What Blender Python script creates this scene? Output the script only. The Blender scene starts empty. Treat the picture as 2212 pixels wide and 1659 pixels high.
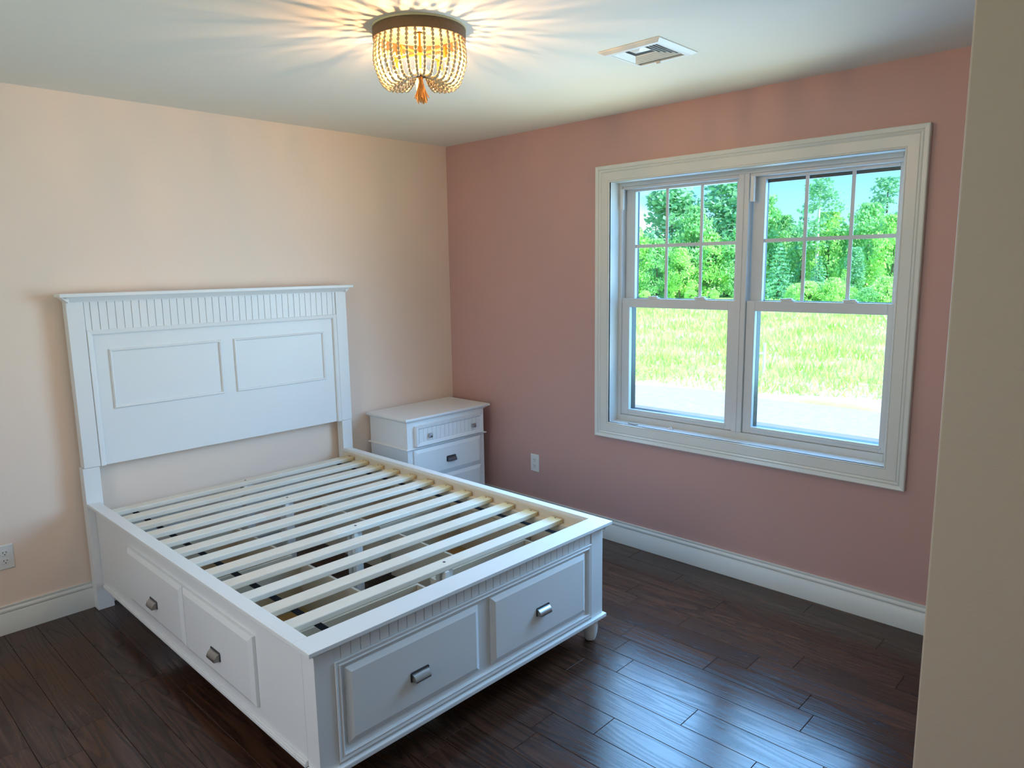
import bpy, bmesh, math, random
from math import sin, cos, pi, radians
from mathutils import Matrix, Vector

random.seed(7)
S = bpy.context.scene
COL = S.collection

# ------------------------------------------------------------------ camera
YAW, PIT, ROL = radians(43.806), radians(-9.187), radians(-0.9005)
F = Vector((cos(YAW)*cos(PIT), sin(YAW)*cos(PIT), sin(PIT)))
r0 = Vector((sin(YAW), -cos(YAW), 0)); u0 = r0.cross(F)
R_ = cos(ROL)*r0 + sin(ROL)*u0
U_ = -sin(ROL)*r0 + cos(ROL)*u0
cd = bpy.data.cameras.new('camera'); cam = bpy.data.objects.new('camera', cd); COL.objects.link(cam)
cam.matrix_world = Matrix(((R_.x, U_.x, -F.x, -3.3645), (R_.y, U_.y, -F.y, -3.8164), (R_.z, U_.z, -F.z, 1.62), (0, 0, 0, 1)))
cd.sensor_width = 36; cd.lens = 1548.0/2212*36; cd.clip_start = 0.05; cd.clip_end = 500
S.camera = cam

# ------------------------------------------------------------------ view, sky, sun, added fill lights
S.view_settings.view_transform = 'Standard'; S.view_settings.look = 'None'
S.view_settings.exposure = 0.0; S.view_settings.gamma = 1.0; S.view_settings.use_curve_mapping = False
S.cycles.max_bounces = 10; S.cycles.diffuse_bounces = 6; S.cycles.glossy_bounces = 4
S.cycles.transparent_max_bounces = 12; S.cycles.sample_clamp_indirect = 6.0

SKYW, SUNE = 4.0, 7.5
W = bpy.data.worlds.new('sky'); S.world = W; W.use_nodes = True
nt = W.node_tree; nt.nodes.clear()
def wn(t, **k):
    n = nt.nodes.new(t)
    for a, b in k.items(): setattr(n, a, b)
    return n
tc = wn('ShaderNodeTexCoord'); sep = wn('ShaderNodeSeparateXYZ'); nt.links.new(tc.outputs['Generated'], sep.inputs[0])
ramp = wn('ShaderNodeValToRGB'); nt.links.new(sep.outputs['Z'], ramp.inputs[0])
e = ramp.color_ramp.elements
e[0].position = 0.0; e[0].color = (0.21, 0.33, 0.40, 1); e[1].position = 0.6; e[1].color = (0.05, 0.20, 0.72, 1)
k = e.new(0.12); k.color = (0.098, 0.275, 0.46, 1)
noi = wn('ShaderNodeTexNoise'); noi.inputs['Scale'].default_value = 5.5; noi.inputs['Detail'].default_value = 5
mp = wn('ShaderNodeMapping'); mp.inputs['Scale'].default_value = (1, 1, 2.2); mp.inputs['Location'].default_value = (0.9, 0.35, 0.1)
nt.links.new(tc.outputs['Generated'], mp.inputs[0]); nt.links.new(mp.outputs[0], noi.inputs['Vector'])
cr = wn('ShaderNodeValToRGB'); cr.color_ramp.elements[0].position = 0.50; cr.color_ramp.elements[1].position = 0.62
gy = wn('ShaderNodeMath', operation='MULTIPLY_ADD'); gy.inputs[1].default_value = 0.9; gy.inputs[2].default_value = -0.46
nt.links.new(sep.outputs['Y'], gy.inputs[0])
sm = wn('ShaderNodeMath', operation='ADD'); nt.links.new(noi.outputs['Fac'], sm.inputs[0]); nt.links.new(gy.outputs[0], sm.inputs[1]); nt.links.new(sm.outputs[0], cr.inputs[0])
mx = wn('ShaderNodeMix', data_type='RGBA'); mx.inputs[7].default_value = (0.30, 0.33, 0.36, 1)
nt.links.new(cr.outputs[0], mx.inputs[0]); nt.links.new(ramp.outputs[0], mx.inputs[6])
bg = wn('ShaderNodeBackground'); bg.inputs['Strength'].default_value = SKYW
wo = wn('ShaderNodeOutputWorld'); nt.links.new(mx.outputs[2], bg.inputs[0]); nt.links.new(bg.outputs[0], wo.inputs[0])

def light(name, kind, loc, target, power, color, **k):
    ld = bpy.data.lights.new(name, kind); ld.energy = power; ld.color = color
    cam_vis = k.pop('cam', True)
    for a, b in k.items(): setattr(ld, a, b)
    o = bpy.data.objects.new(name, ld); COL.objects.link(o); o.location = loc
    o.rotation_euler = (Vector(target)-Vector(loc)).to_track_quat('-Z', 'Y').to_euler()
    o.visible_camera = cam_vis
    return o
SKYL, MEAD, SIDE, HALL, LAMP = 39, 8.5, 25, 1.5, 3100  # powers of the added fill lights and of the lamp filaments
SKYO = 42
SKYC, MEAC, SIDC, HALC, LAMC = (0.26, 0.58, 1.0), (0.95, 1.0, 0.66), (1.0, 0.89, 0.82), (1.0, 0.90, 0.82), (1.0, 0.53, 0.25)
light('sun', 'SUN', (0, 0, 20), (1.5, 13.0, 8.0), SUNE, (1.0, 0.95, 0.86), angle=0.01)
light('outside_sky_fill', 'AREA', (0.50, -2.125, 1.55), (-1.3, -2.05, 0.85), SKYO, SKYC, shape='RECTANGLE', size=1.6, size_y=1.4, cam=False)  # added unseen panel light outside the glass, turns the reveals bluer
# added fill lights hidden from camera, boosting the daylight: blue aimed down, meadow-tinted up,
# in strips standing in the room just before the opening
for wy in (-1.757, -2.508):
    for wz in (0.92, 1.36, 1.80):
        light('window_sky_fill', 'AREA', (-0.12, wy, wz), (-0.12-1.8, wy+.22, wz-.87), SKYL/6, SKYC, shape='RECTANGLE', size=.62, size_y=.42, spread=radians(150), cam=False)
        light('window_meadow_fill', 'AREA', (-0.13, wy, wz), (-0.13-1.5, wy+.75, wz+.95), MEAD/6, MEAC, shape='RECTANGLE', size=.62, size_y=.42, spread=radians(125), cam=False)
# unseen fill light for the bed's left side, behind the added second window
light('side_fill', 'AREA', (-4.50, -2.10, 1.40), (0, -2.0, 0.8), SIDE, SIDC, shape='RECTANGLE', size=1.1, size_y=1.3, cam=False)
# unseen fill lamp added under the hall ceiling behind the camera
light('hall_fill', 'AREA', (-3.5, -4.7, 2.38), (-3.3, -4.4, 0.0), HALL, HALC, shape='DISK', size=0.5)

# ------------------------------------------------------------------ helpers
def tag(o, label, cat, group=None, kind=None):
    o['label'] = label; o['category'] = cat
    if group: o['group'] = group
    if kind: o['kind'] = kind
    return o

class MB:
    def __init__(s): s.v = []; s.f = []
    def add(s, vs, fs):
        b = len(s.v); s.v += [tuple(p) for p in vs]; s.f += [tuple(i+b for i in q) for q in fs]; return s
    def box(s, x0, x1, y0, y1, z0, z1):
        return s.add([(x0,y0,z0),(x1,y0,z0),(x1,y1,z0),(x0,y1,z0),(x0,y0,z1),(x1,y0,z1),(x1,y1,z1),(x0,y1,z1)],
                     [(0,3,2,1),(4,5,6,7),(0,1,5,4),(1,2,6,5),(2,3,7,6),(3,0,4,7)])
    def extrude(s, poly, fn, a0, a1):
        """closed polygon [(p,q)] swept from a0 to a1; fn(a,p,q)->xyz"""
        n = len(poly)
        return s.add([fn(a0, *p) for p in poly]+[fn(a1, *p) for p in poly],
                     [(i, (i+1) % n, n+(i+1) % n, n+i) for i in range(n)]+[tuple(range(n))[::-1], tuple(range(n, 2*n))])
    def lathe(s, prof, c=(0,0,0), n=24, cap=True):
        b = []
        for r, z in prof: b += [(c[0]+r*cos(2*pi*i/n), c[1]+r*sin(2*pi*i/n), c[2]+z) for i in range(n)]
        m = len(prof)
        fs = [(j*n+i, j*n+(i+1) % n, (j+1)*n+(i+1) % n, (j+1)*n+i) for j in range(m-1) for i in range(n)]
        if cap: fs += [tuple(range(n))[::-1], tuple((m-1)*n+i for i in range(n))]
        return s.add(b, fs)
    def tube(s, pts, r, n=6):
        pts = [Vector(p) for p in pts]; vs = []
        for i, p in enumerate(pts):
            d = (pts[min(i+1, len(pts)-1)]-pts[max(i-1, 0)]).normalized()
            a = d.orthogonal().normalized(); b = d.cross(a)
            rr = r[i] if isinstance(r, (list, tuple)) else r
            vs += [p+rr*(cos(2*pi*k/n)*a+sin(2*pi*k/n)*b) for k in range(n)]
        m = len(pts)
        return s.add(vs, [(j*n+i, j*n+(i+1) % n, (j+1)*n+(i+1) % n, (j+1)*n+i) for j in range(m-1) for i in range(n)]+[tuple(range(n))[::-1], tuple((m-1)*n+i for i in range(n))])
    def ball(s, c, rx, rz=None, n=10, m=6, axis=None):
        rz = rz or rx; ax = Vector(axis or (0, 0, 1)).normalized(); a = ax.orthogonal().normalized(); b = ax.cross(a)
        c = Vector(c); vs = [c-ax*rz]
        for j in range(1, m):
            t = -pi/2+pi*j/m
            vs += [c+rx*cos(t)*(cos(2*pi*i/n)*a+sin(2*pi*i/n)*b)+ax*rz*sin(t) for i in range(n)]
        vs.append(c+ax*rz); L = len(vs)-1
        fs = [(0, 1+(i+1) % n, 1+i) for i in range(n)]
        for j in range(m-2): fs += [(1+j*n+i, 1+j*n+(i+1) % n, 1+(j+1)*n+(i+1) % n, 1+(j+1)*n+i) for i in range(n)]
        fs += [(L, 1+(m-2)*n+i, 1+(m-2)*n+(i+1) % n) for i in range(n)]
        return s.add(vs, fs)
    def raised(s, a0, a1, b0, b1, he, h1, ins, fn):
        """raised panel: rim thickness he, face at h1 inset by ins; fn(a,b,h)"""
        vs = []
        for (d, h) in ((0, 0), (0, he), (ins, h1)):
            vs += [fn(a0+d, b0+d, h), fn(a1-d, b0+d, h), fn(a1-d, b1-d, h), fn(a0+d, b1-d, h)]
        fs = [(0,3,2,1), (8,9,10,11)]
        for j in (0, 4): fs += [(j+i, j+(i+1) % 4, j+4+(i+1) % 4, j+4+i) for i in range(4)]
        return s.add(vs, fs)
    def ring_side(s, i, a0, a1, b0, b1, prof, fn, sign=1):
        """one mitred side (0 bottom,1 right,2 top,3 left) of a moulding; prof [(d,h)] closed; sign +1 grows outward"""
        def cr(k, d):
            d *= sign
            return [(a0-d, b0-d), (a1+d, b0-d), (a1+d, b1+d), (a0-d, b1+d)][k]
        n = len(prof); vs = []
        for k in (i, (i+1) % 4): vs += [fn(*cr(k, d), h) for d, h in prof]
        return s.add(vs, [(j, (j+1) % n, n+(j+1) % n, n+j) for j in range(n)]+[tuple(range(n))[::-1], tuple(range(n, 2*n))])
    def ring(s, *a, **k):
        for i in range(4): s.ring_side(i, *a, **k)
        return s
    def build(s, name, mat, parent=None, smooth=False, bevel=0, seg=2, ang=30):
        me = bpy.data.meshes.new(name); bm = bmesh.new()
        vs = [bm.verts.new(p) for p in s.v]
        for q in s.f:
            try: bm.faces.new([vs[i] for i in q])
            except ValueError: pass
        bmesh.ops.recalc_face_normals(bm, faces=bm.faces)
        if bevel:
            ed = [x for x in bm.edges if len(x.link_faces) == 2 and x.calc_face_angle(0) > radians(40)]
            bmesh.ops.bevel(bm, geom=ed, offset=bevel, segments=seg, affect='EDGES', profile=0.5, clamp_overlap=True)
        if smooth:
            for q in bm.faces: q.smooth = True
            for x in bm.edges:
                if len(x.link_faces) == 2 and x.calc_face_angle(0) > radians(ang): x.smooth = False
        bm.to_mesh(me); bm.free()
        if mat: me.materials.append(mat)
        o = bpy.data.objects.new(name, me); COL.objects.link(o); o.parent = parent
        return o

def empty(name, loc=(0,0,0), rz=0):
    o = bpy.data.objects.new(name, None); COL.objects.link(o); o.location = loc; o.rotation_euler = (0, 0, rz); o.empty_display_size = 0.1
    return o
def bx(*a): return MB().box(*a)
def frontY(y): return lambda a, b, h: (a, y-h, b)      # faces -y
def leftX(x): return lambda a, b, h: (x-h, a, b)       # faces -x
def rightX(x): return lambda a, b, h: (x+h, a, b)      # faces +x

# ------------------------------------------------------------------ materials
def mat(name, color, rough=0.5, metal=0.0, spec=0.5, coat=0.0, noise=0.0, nscale=30, bump=0.0, bscale=200, emit=None, estr=0):
    m = bpy.data.materials.new(name); m.use_nodes = True; t = m.node_tree; p = t.nodes['Principled BSDF']
    p.inputs['Base Color'].default_value = (*color, 1); p.inputs['Roughness'].default_value = rough
    p.inputs['Metallic'].default_value = metal; p.inputs['Specular IOR Level'].default_value = spec
    p.inputs['Coat Weight'].default_value = coat
    co = t.nodes.new('ShaderNodeTexCoord')
    if noise:
        n = t.nodes.new('ShaderNodeTexNoise'); n.inputs['Scale'].default_value = nscale; n.inputs['Detail'].default_value = 4
        t.links.new(co.outputs['Object'], n.inputs['Vector'])
        hs = t.nodes.new('ShaderNodeMapRange'); hs.inputs[3].default_value = 1-noise; hs.inputs[4].default_value = 1+noise
        t.links.new(n.outputs['Fac'], hs.inputs[0])
        mul = t.nodes.new('ShaderNodeVectorMath'); mul.operation = 'SCALE'; mul.inputs[0].default_value = color
        t.links.new(hs.outputs[0], mul.inputs['Scale']); t.links.new(mul.outputs[0], p.inputs['Base Color'])
    if bump:
        n = t.nodes.new('ShaderNodeTexNoise'); n.inputs['Scale'].default_value = bscale; n.inputs['Detail'].default_value = 2
        t.links.new(co.outputs['Object'], n.inputs['Vector'])
        b = t.nodes.new('ShaderNodeBump'); b.inputs['Strength'].default_value = bump; b.inputs['Distance'].default_value = 0.002
        t.links.new(n.outputs['Fac'], b.inputs['Height']); t.links.new(b.outputs[0], p.inputs['Normal'])
    if emit:
        p.inputs['Emission Color'].default_value = (*emit, 1); p.inputs['Emission Strength'].default_value = estr
    return m

M = {}
M['wall_back'] = mat('cream_wall_paint', (0.84, 0.67, 0.55), 0.6, noise=0.015, nscale=3, bump=0.12, bscale=260)
M['wall_right'] = mat('pink_wall_paint', (0.54, 0.325, 0.29), 0.6, noise=0.015, nscale=3, bump=0.12, bscale=260)
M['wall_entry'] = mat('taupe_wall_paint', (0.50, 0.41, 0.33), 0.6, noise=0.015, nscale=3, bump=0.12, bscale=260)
M['ceiling'] = mat('white_ceiling_paint', (0.775, 0.755, 0.695), 0.75, noise=0.01, nscale=3, bump=0.15, bscale=220)
M['trim'] = mat('white_trim_paint', (0.68, 0.68, 0.64), 0.35, noise=0.01, nscale=5)
M['vinyl'] = mat('white_vinyl', (0.64, 0.65, 0.65), 0.35, noise=0.01, nscale=5)
M['black'] = mat('black_aluminium', (0.02, 0.025, 0.03), 0.4, noise=0.1)
M['bed'] = mat('white_lacquer', (0.80, 0.80, 0.79), 0.38, noise=0.012, nscale=6)
M['bed_in'] = mat('cream_primer', (0.74, 0.66, 0.54), 0.6, noise=0.05, nscale=14)
M['ply'] = mat('drawer_plywood', (0.56, 0.50, 0.40), 0.6, noise=0.08, nscale=12)
M['tan'] = mat('tan_drawer_bottom', (0.46, 0.31, 0.13), 0.6, noise=0.1, nscale=8)
M['strap'] = mat('black_webbing', (0.006, 0.006, 0.007), 0.95, spec=0.1, noise=0.2, nscale=300)
M['nickel'] = mat('brushed_nickel', (0.42, 0.41, 0.40), 0.34, metal=1.0, noise=0.08, nscale=80)
M['nickel_dark'] = mat('dark_nickel', (0.16, 0.16, 0.17), 0.4, metal=1.0, noise=0.08, nscale=80)  # darker nickel tone of the handle plates and nightstand pulls
M['plastic'] = mat('white_plastic', (0.74, 0.74, 0.72), 0.3, noise=0.01)
M['hole'] = mat('dark_slot', (0.02, 0.018, 0.016), 0.6, noise=0.1)
M['rope'] = mat('brown_woven_rim', (0.13, 0.085, 0.045), 0.8, noise=0.35, nscale=160, bump=0.6, bscale=240)
M['bead'] = mat('cream_wood_bead', (0.52, 0.42, 0.25), 0.55, noise=0.08, nscale=90)
M['jute'] = mat('orange_jute', (0.62, 0.30, 0.07), 0.8, noise=0.2, nscale=120)
M['brass'] = mat('brass_socket', (0.75, 0.38, 0.06), 0.4, metal=0.6, noise=0.05)
M['lamp_plate'] = mat('cream_lamp_plate', (0.62, 0.52, 0.30), 0.5, noise=0.02)
M['hub'] = mat('dark_bronze', (0.06, 0.05, 0.04), 0.4, metal=0.8, noise=0.1)
M['filament'] = mat('glowing_filament', (1, 0.9, 0.6), 0.3, emit=LAMC, estr=LAMP)
M['vent'] = mat('white_enamel', (0.74, 0.74, 0.71), 0.35, noise=0.01)
M['vent_dark'] = mat('duct_dark', (0.05, 0.05, 0.05), 0.7, noise=0.1)
M['subfloor'] = mat('dark_subfloor', (0.012, 0.008, 0.006), 0.8, noise=0.2)
M['bark'] = mat('grey_bark', (0.16, 0.12, 0.09), 0.9, noise=0.3, nscale=6)
M['birch'] = mat('white_bark', (0.75, 0.72, 0.66), 0.8, noise=0.2, nscale=8)
M['white_post'] = mat('white_pvc', (0.85, 0.88, 0.9), 0.4, noise=0.02)
M['asphalt'] = mat('pale_asphalt', (0.30, 0.34, 0.37), 0.9, noise=0.1, nscale=3)
M['gravel'] = mat('white_gravel', (0.52, 0.52, 0.49), 0.9, noise=0.25, nscale=6)

def slat_mat():
    m = bpy.data.materials.new('limewashed_slat'); m.use_nodes = True; t = m.node_tree; p = t.nodes['Principled BSDF']
    N = t.nodes.new; L = t.links.new
    co = N('ShaderNodeTexCoord'); sp = N('ShaderNodeSeparateXYZ'); L(co.outputs['Object'], sp.inputs[0])
    oi = N('ShaderNodeObjectInfo')
    mpn = N('ShaderNodeMapping'); mpn.inputs['Scale'].default_value = (3, 60, 60); L(co.outputs['Object'], mpn.inputs[0])
    av = N('ShaderNodeVectorMath'); av.operation = 'ADD'; L(mpn.outputs[0], av.inputs[0])
    sc = N('ShaderNodeVectorMath'); sc.operation = 'SCALE'; sc.inputs[0].default_value = (37, 11, 5); L(oi.outputs['Random'], sc.inputs['Scale']); L(sc.outputs[0], av.inputs[1])
    n = N('ShaderNodeTexNoise'); n.inputs['Scale'].default_value = 1; n.inputs['Detail'].default_value = 5; L(av.outputs[0], n.inputs['Vector'])
    # finger jointed lengths of slightly different tone
    md = N('ShaderNodeMath'); md.operation = 'MULTIPLY_ADD'; md.inputs[1].default_value = 2.6; L(sp.outputs['X'], md.inputs[0])
    m5 = N('ShaderNodeMath'); m5.operation = 'MULTIPLY'; m5.inputs[1].default_value = 9; L(oi.outputs['Random'], m5.inputs[0]); L(m5.outputs[0], md.inputs[2])
    fl = N('ShaderNodeMath'); fl.operation = 'FLOOR'; L(md.outputs[0], fl.inputs[0])
    wv = N('ShaderNodeTexWhiteNoise'); wv.noise_dimensions = '1D'; L(fl.outputs[0], wv.inputs['W'])
    a = N('ShaderNodeMix'); a.data_type = 'RGBA'; a.inputs[6].default_value = (0.80, 0.75, 0.66, 1); a.inputs[7].default_value = (0.76, 0.60, 0.44, 1)
    ad = N('ShaderNodeMath'); ad.operation = 'MULTIPLY'; L(wv.outputs['Value'], ad.inputs[0]); L(n.outputs['Fac'], ad.inputs[1]); 
    L(ad.outputs[0], a.inputs[0])
    # raw, yellowed ends
    g = N('ShaderNodeMapRange'); g.inputs[1].default_value = 1.300; g.inputs[2].default_value = 1.362; L(sp.outputs['X'], g.inputs[0])
    b = N('ShaderNodeMix'); b.data_type = 'RGBA'; b.inputs[7].default_value = (0.62, 0.43, 0.20, 1); L(a.outputs[2], b.inputs[6]); L(g.outputs[0], b.inputs[0])
    L(b.outputs[2], p.inputs['Base Color']); p.inputs['Roughness'].default_value = 0.5
    bp = N('ShaderNodeBump'); bp.inputs['Strength'].default_value = 0.15; bp.inputs['Distance'].default_value = 0.002; L(n.outputs['Fac'], bp.inputs['Height']); L(bp.outputs[0], p.inputs['Normal'])
    return m
M['slat'] = slat_mat()

def plank_mat():
    m = bpy.data.materials.new('dark_stained_oak'); m.use_nodes = True; t = m.node_tree; p = t.nodes['Principled BSDF']
    N = t.nodes.new; L = t.links.new
    ge = N('ShaderNodeNewGeometry'); oi = N('ShaderNodeObjectInfo')
    off = N('ShaderNodeVectorMath'); off.operation = 'SCALE'; off.inputs[0].default_value = (13.7, 41.3, 7.1); L(oi.outputs['Random'], off.inputs['Scale'])
    ps = N('ShaderNodeVectorMath'); ps.operation = 'ADD'; L(ge.outputs['Position'], ps.inputs[0]); L(off.outputs[0], ps.inputs[1])
    m1 = N('ShaderNodeMapping'); m1.inputs['Scale'].default_value = (8.0, 0.62, 1); L(ps.outputs[0], m1.inputs[0])
    n1 = N('ShaderNodeTexNoise'); n1.inputs['Scale'].default_value = 1; n1.inputs['Detail'].default_value = 2.2; n1.inputs['Roughness'].default_value = 0.42; L(m1.outputs[0], n1.inputs['Vector'])
    k = N('ShaderNodeMath'); k.operation = 'MULTIPLY'; k.inputs[1].default_value = 17; L(n1.outputs['Fac'], k.inputs[0])
    fr = N('ShaderNodeMath'); fr.operation = 'FRACT'; L(k.outputs[0], fr.inputs[0])
    rp = N('ShaderNodeValToRGB'); L(fr.outputs[0], rp.inputs[0])
    e = rp.color_ramp.elements; e[0].position = 0; e[0].color = (1, 1, 1, 1); e[1].position = 1; e[1].color = (0.95, 0.95, 0.95, 1)
    q = e.new(0.30); q.color = (0.0, 0.0, 0.0, 1); q = e.new(0.55); q.color = (0.55, 0.55, 0.55, 1); q = e.new(0.08); q.color = (0.5, 0.5, 0.5, 1)
    m2 = N('ShaderNodeMapping'); m2.inputs['Scale'].default_value = (260, 5, 1); L(ps.outputs[0], m2.inputs[0])
    n2 = N('ShaderNodeTexNoise'); n2.inputs['Scale'].default_value = 1; n2.inputs['Detail'].default_value = 3; L(m2.outputs[0], n2.inputs['Vector'])
    gr = N('ShaderNodeMath'); gr.operation = 'MULTIPLY'; L(rp.outputs[0], gr.inputs[0])
    r2 = N('ShaderNodeMapRange'); r2.inputs[1].default_value = 0.3; r2.inputs[2].default_value = 0.7; r2.inputs[3].default_value = 0.45; r2.inputs[4].default_value = 1.15; L(n2.outputs['Fac'], r2.inputs[0]); L(r2.outputs[0], gr.inputs[1])
    c = N('ShaderNodeMix'); c.data_type = 'RGBA'; c.inputs[6].default_value = (0.026, 0.0105, 0.0062, 1); c.inputs[7].default_value = (0.082, 0.035, 0.0205, 1); L(gr.outputs[0], c.inputs[0])
    v = N('ShaderNodeMapRange'); v.inputs[3].default_value = 0.78; v.inputs[4].default_value = 1.22; L(oi.outputs['Random'], v.inputs[0])
    cs = N('ShaderNodeVectorMath'); cs.operation = 'SCALE'; L(c.outputs[2], cs.inputs[0]); L(v.outputs[0], cs.inputs['Scale']); L(cs.outputs[0], p.inputs['Base Color'])
    rr = N('ShaderNodeMapRange'); rr.inputs[3].default_value = 0.28; rr.inputs[4].default_value = 0.13; L(gr.outputs[0], rr.inputs[0]); L(rr.outputs[0], p.inputs['Roughness'])
    p.inputs['Specular IOR Level'].default_value = 0.42
    bp = N('ShaderNodeBump'); bp.inputs['Strength'].default_value = 0.035; bp.inputs['Distance'].default_value = 0.002; L(gr.outputs[0], bp.inputs['Height']); L(bp.outputs[0], p.inputs['Normal'])
    return m
M['plank'] = plank_mat()

def glass_mat():
    m = bpy.data.materials.new('window_glass'); m.use_nodes = True; t = m.node_tree; t.nodes.clear(); N = t.nodes.new; L = t.links.new
    o = N('ShaderNodeOutputMaterial'); mx = N('ShaderNodeMixShader'); tr = N('ShaderNodeBsdfTransparent'); gl = N('ShaderNodeBsdfGlossy')
    tr.inputs[0].default_value = (0.95, 0.985, 0.97, 1); gl.inputs['Roughness'].default_value = 0.02
    ge = N('ShaderNodeNewGeometry'); dt = N('ShaderNodeVectorMath'); dt.operation = 'DOT_PRODUCT'; L(ge.outputs['Normal'], dt.inputs[0]); L(ge.outputs['Incoming'], dt.inputs[1])
    ab = N('ShaderNodeMath'); ab.operation = 'ABSOLUTE'; L(dt.outputs['Value'], ab.inputs[0])
    om = N('ShaderNodeMath'); om.operation = 'SUBTRACT'; om.inputs[0].default_value = 1; L(ab.outputs[0], om.inputs[1])
    p5 = N('ShaderNodeMath'); p5.operation = 'POWER'; p5.inputs[1].default_value = 5; L(om.outputs[0], p5.inputs[0])
    fr = N('ShaderNodeMath'); fr.operation = 'MULTIPLY_ADD'; fr.inputs[1].default_value = 0.9; fr.inputs[2].default_value = 0.03; L(p5.outputs[0], fr.inputs[0])
    L(fr.outputs[0], mx.inputs[0]); L(tr.outputs[0], mx.inputs[1]); L(gl.outputs[0], mx.inputs[2]); L(mx.outputs[0], o.inputs[0])
    return m
M['glass'] = glass_mat()
M['bulb'] = glass_mat(); M['bulb'].name = 'clear_bulb_glass'

def leaf_mat(name, c1, c2, transl=0.25):
    m = bpy.data.materials.new(name); m.use_nodes = True; t = m.node_tree; t.nodes.clear(); N = t.nodes.new; L = t.links.new
    o = N('ShaderNodeOutputMaterial'); mx = N('ShaderNodeMixShader'); d = N('ShaderNodeBsdfDiffuse'); tr = N('ShaderNodeBsdfTranslucent')
    ge = N('ShaderNodeNewGeometry'); n = N('ShaderNodeTexNoise'); n.inputs['Scale'].default_value = 0.45; n.inputs['Detail'].default_value = 4
    L(ge.outputs['Position'], n.inputs['Vector'])
    c = N('ShaderNodeMix'); c.data_type = 'RGBA'; c.inputs[6].default_value = (*c1, 1); c.inputs[7].default_value = (*c2, 1)
    r = N('ShaderNodeMapRange'); r.inputs[1].default_value = 0.35; r.inputs[2].default_value = 0.65; L(n.outputs['Fac'], r.inputs[0]); L(r.outputs[0], c.inputs[0])
    L(c.outputs[2], d.inputs[0]); L(c.outputs[2], tr.inputs[0]); mx.inputs[0].default_value = transl
    L(d.outputs[0], mx.inputs[1]); L(tr.outputs[0], mx.inputs[2]); L(mx.outputs[0], o.inputs[0])
    return m
M['leaf_bright'] = leaf_mat('bright_leaves', (0.42, 0.78, 0.22), (0.64, 0.96, 0.34))
M['leaf_mid'] = leaf_mat('mid_green_leaves', (0.32, 0.68, 0.28), (0.52, 0.90, 0.40))
M['leaf_blue'] = leaf_mat('blue_green_leaves', (0.26, 0.58, 0.34), (0.44, 0.82, 0.46))
M['needle'] = leaf_mat('pine_needles', (0.20, 0.54, 0.32), (0.42, 0.82, 0.48))
M['shrub'] = leaf_mat('yellow_green_leaves', (0.54, 0.86, 0.28), (0.74, 0.97, 0.42))
M['grass'] = leaf_mat('meadow_grass_blades', (0.50, 0.80, 0.16), (0.80, 0.97, 0.40), 0.3)
def meadow_mat():
    m = bpy.data.materials.new('sunlit_meadow'); m.use_nodes = True; t = m.node_tree; p = t.nodes['Principled BSDF']; N = t.nodes.new; L = t.links.new
    ge = N('ShaderNodeNewGeometry'); n = N('ShaderNodeTexNoise'); n.inputs['Scale'].default_value = 0.35; n.inputs['Detail'].default_value = 6; n.inputs['Roughness'].default_value = 0.65
    L(ge.outputs['Position'], n.inputs['Vector'])
    r = N('ShaderNodeValToRGB'); L(n.outputs['Fac'], r.inputs[0]); e = r.color_ramp.elements
    e[0].position = 0.35; e[0].color = (0.46, 0.80, 0.16, 1); e[1].position = 0.66; e[1].color = (0.88, 0.92, 0.52, 1); q = e.new(0.5); q.color = (0.60, 0.90, 0.24, 1)
    L(r.outputs[0], p.inputs['Base Color']); p.inputs['Roughness'].default_value = 0.9; p.inputs['Specular IOR Level'].default_value = 0.1
    return m
M['meadow'] = meadow_mat()

# ------------------------------------------------------------------ room shell
CH = 2.44
XL, YB, YF = -4.35, -5.6, -3.5637          # left wall, hall end, near end of the room
EX = -2.2145                                 # face of the entry wall
def struct(name, mb, m, label, cat, **k):
    o = mb.build(name, m, **k); return tag(o, label, cat, kind='structure')
struct('wall_back', bx(XL-.12, 0.16, 0, .12, 0, CH), M['wall_back'], 'cream wall behind the headboard and nightstand', 'wall')
wr = MB(); wy0, wy1, wz0, wz1 = -2.888, -1.362, .708, 2.096
wr.box(0, .15, wy1, 0, 0, CH).box(0, .15, YF-.12, wy0, 0, CH).box(0, .15, wy0, wy1, 0, wz0).box(0, .15, wy0, wy1, wz1, CH)
struct('wall_right', wr, M['wall_right'], 'dusty pink wall holding the double window', 'wall')
lw = MB().box(XL-.12, XL, -1.55, 0, 0, CH).box(XL-.12, XL, YB-.12, -2.65, 0, CH).box(XL-.12, XL, -2.65, -1.55, 0, .72).box(XL-.12, XL, -2.65, -1.55, 2.08, CH)
struct('wall_left', lw, M['wall_back'], 'cream side wall left of the bed, outside the picture', 'wall')
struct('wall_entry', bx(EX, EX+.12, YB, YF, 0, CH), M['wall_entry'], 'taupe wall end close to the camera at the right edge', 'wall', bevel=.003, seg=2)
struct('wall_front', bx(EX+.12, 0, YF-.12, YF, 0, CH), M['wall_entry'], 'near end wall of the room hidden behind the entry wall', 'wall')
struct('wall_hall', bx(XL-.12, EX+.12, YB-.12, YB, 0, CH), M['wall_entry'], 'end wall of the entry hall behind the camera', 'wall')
struct('ceiling', bx(XL-.12, .16, YB-.12, .12, CH, CH+.1), M['ceiling'], 'plain white ceiling with the beaded light and the vent', 'ceiling')

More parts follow.
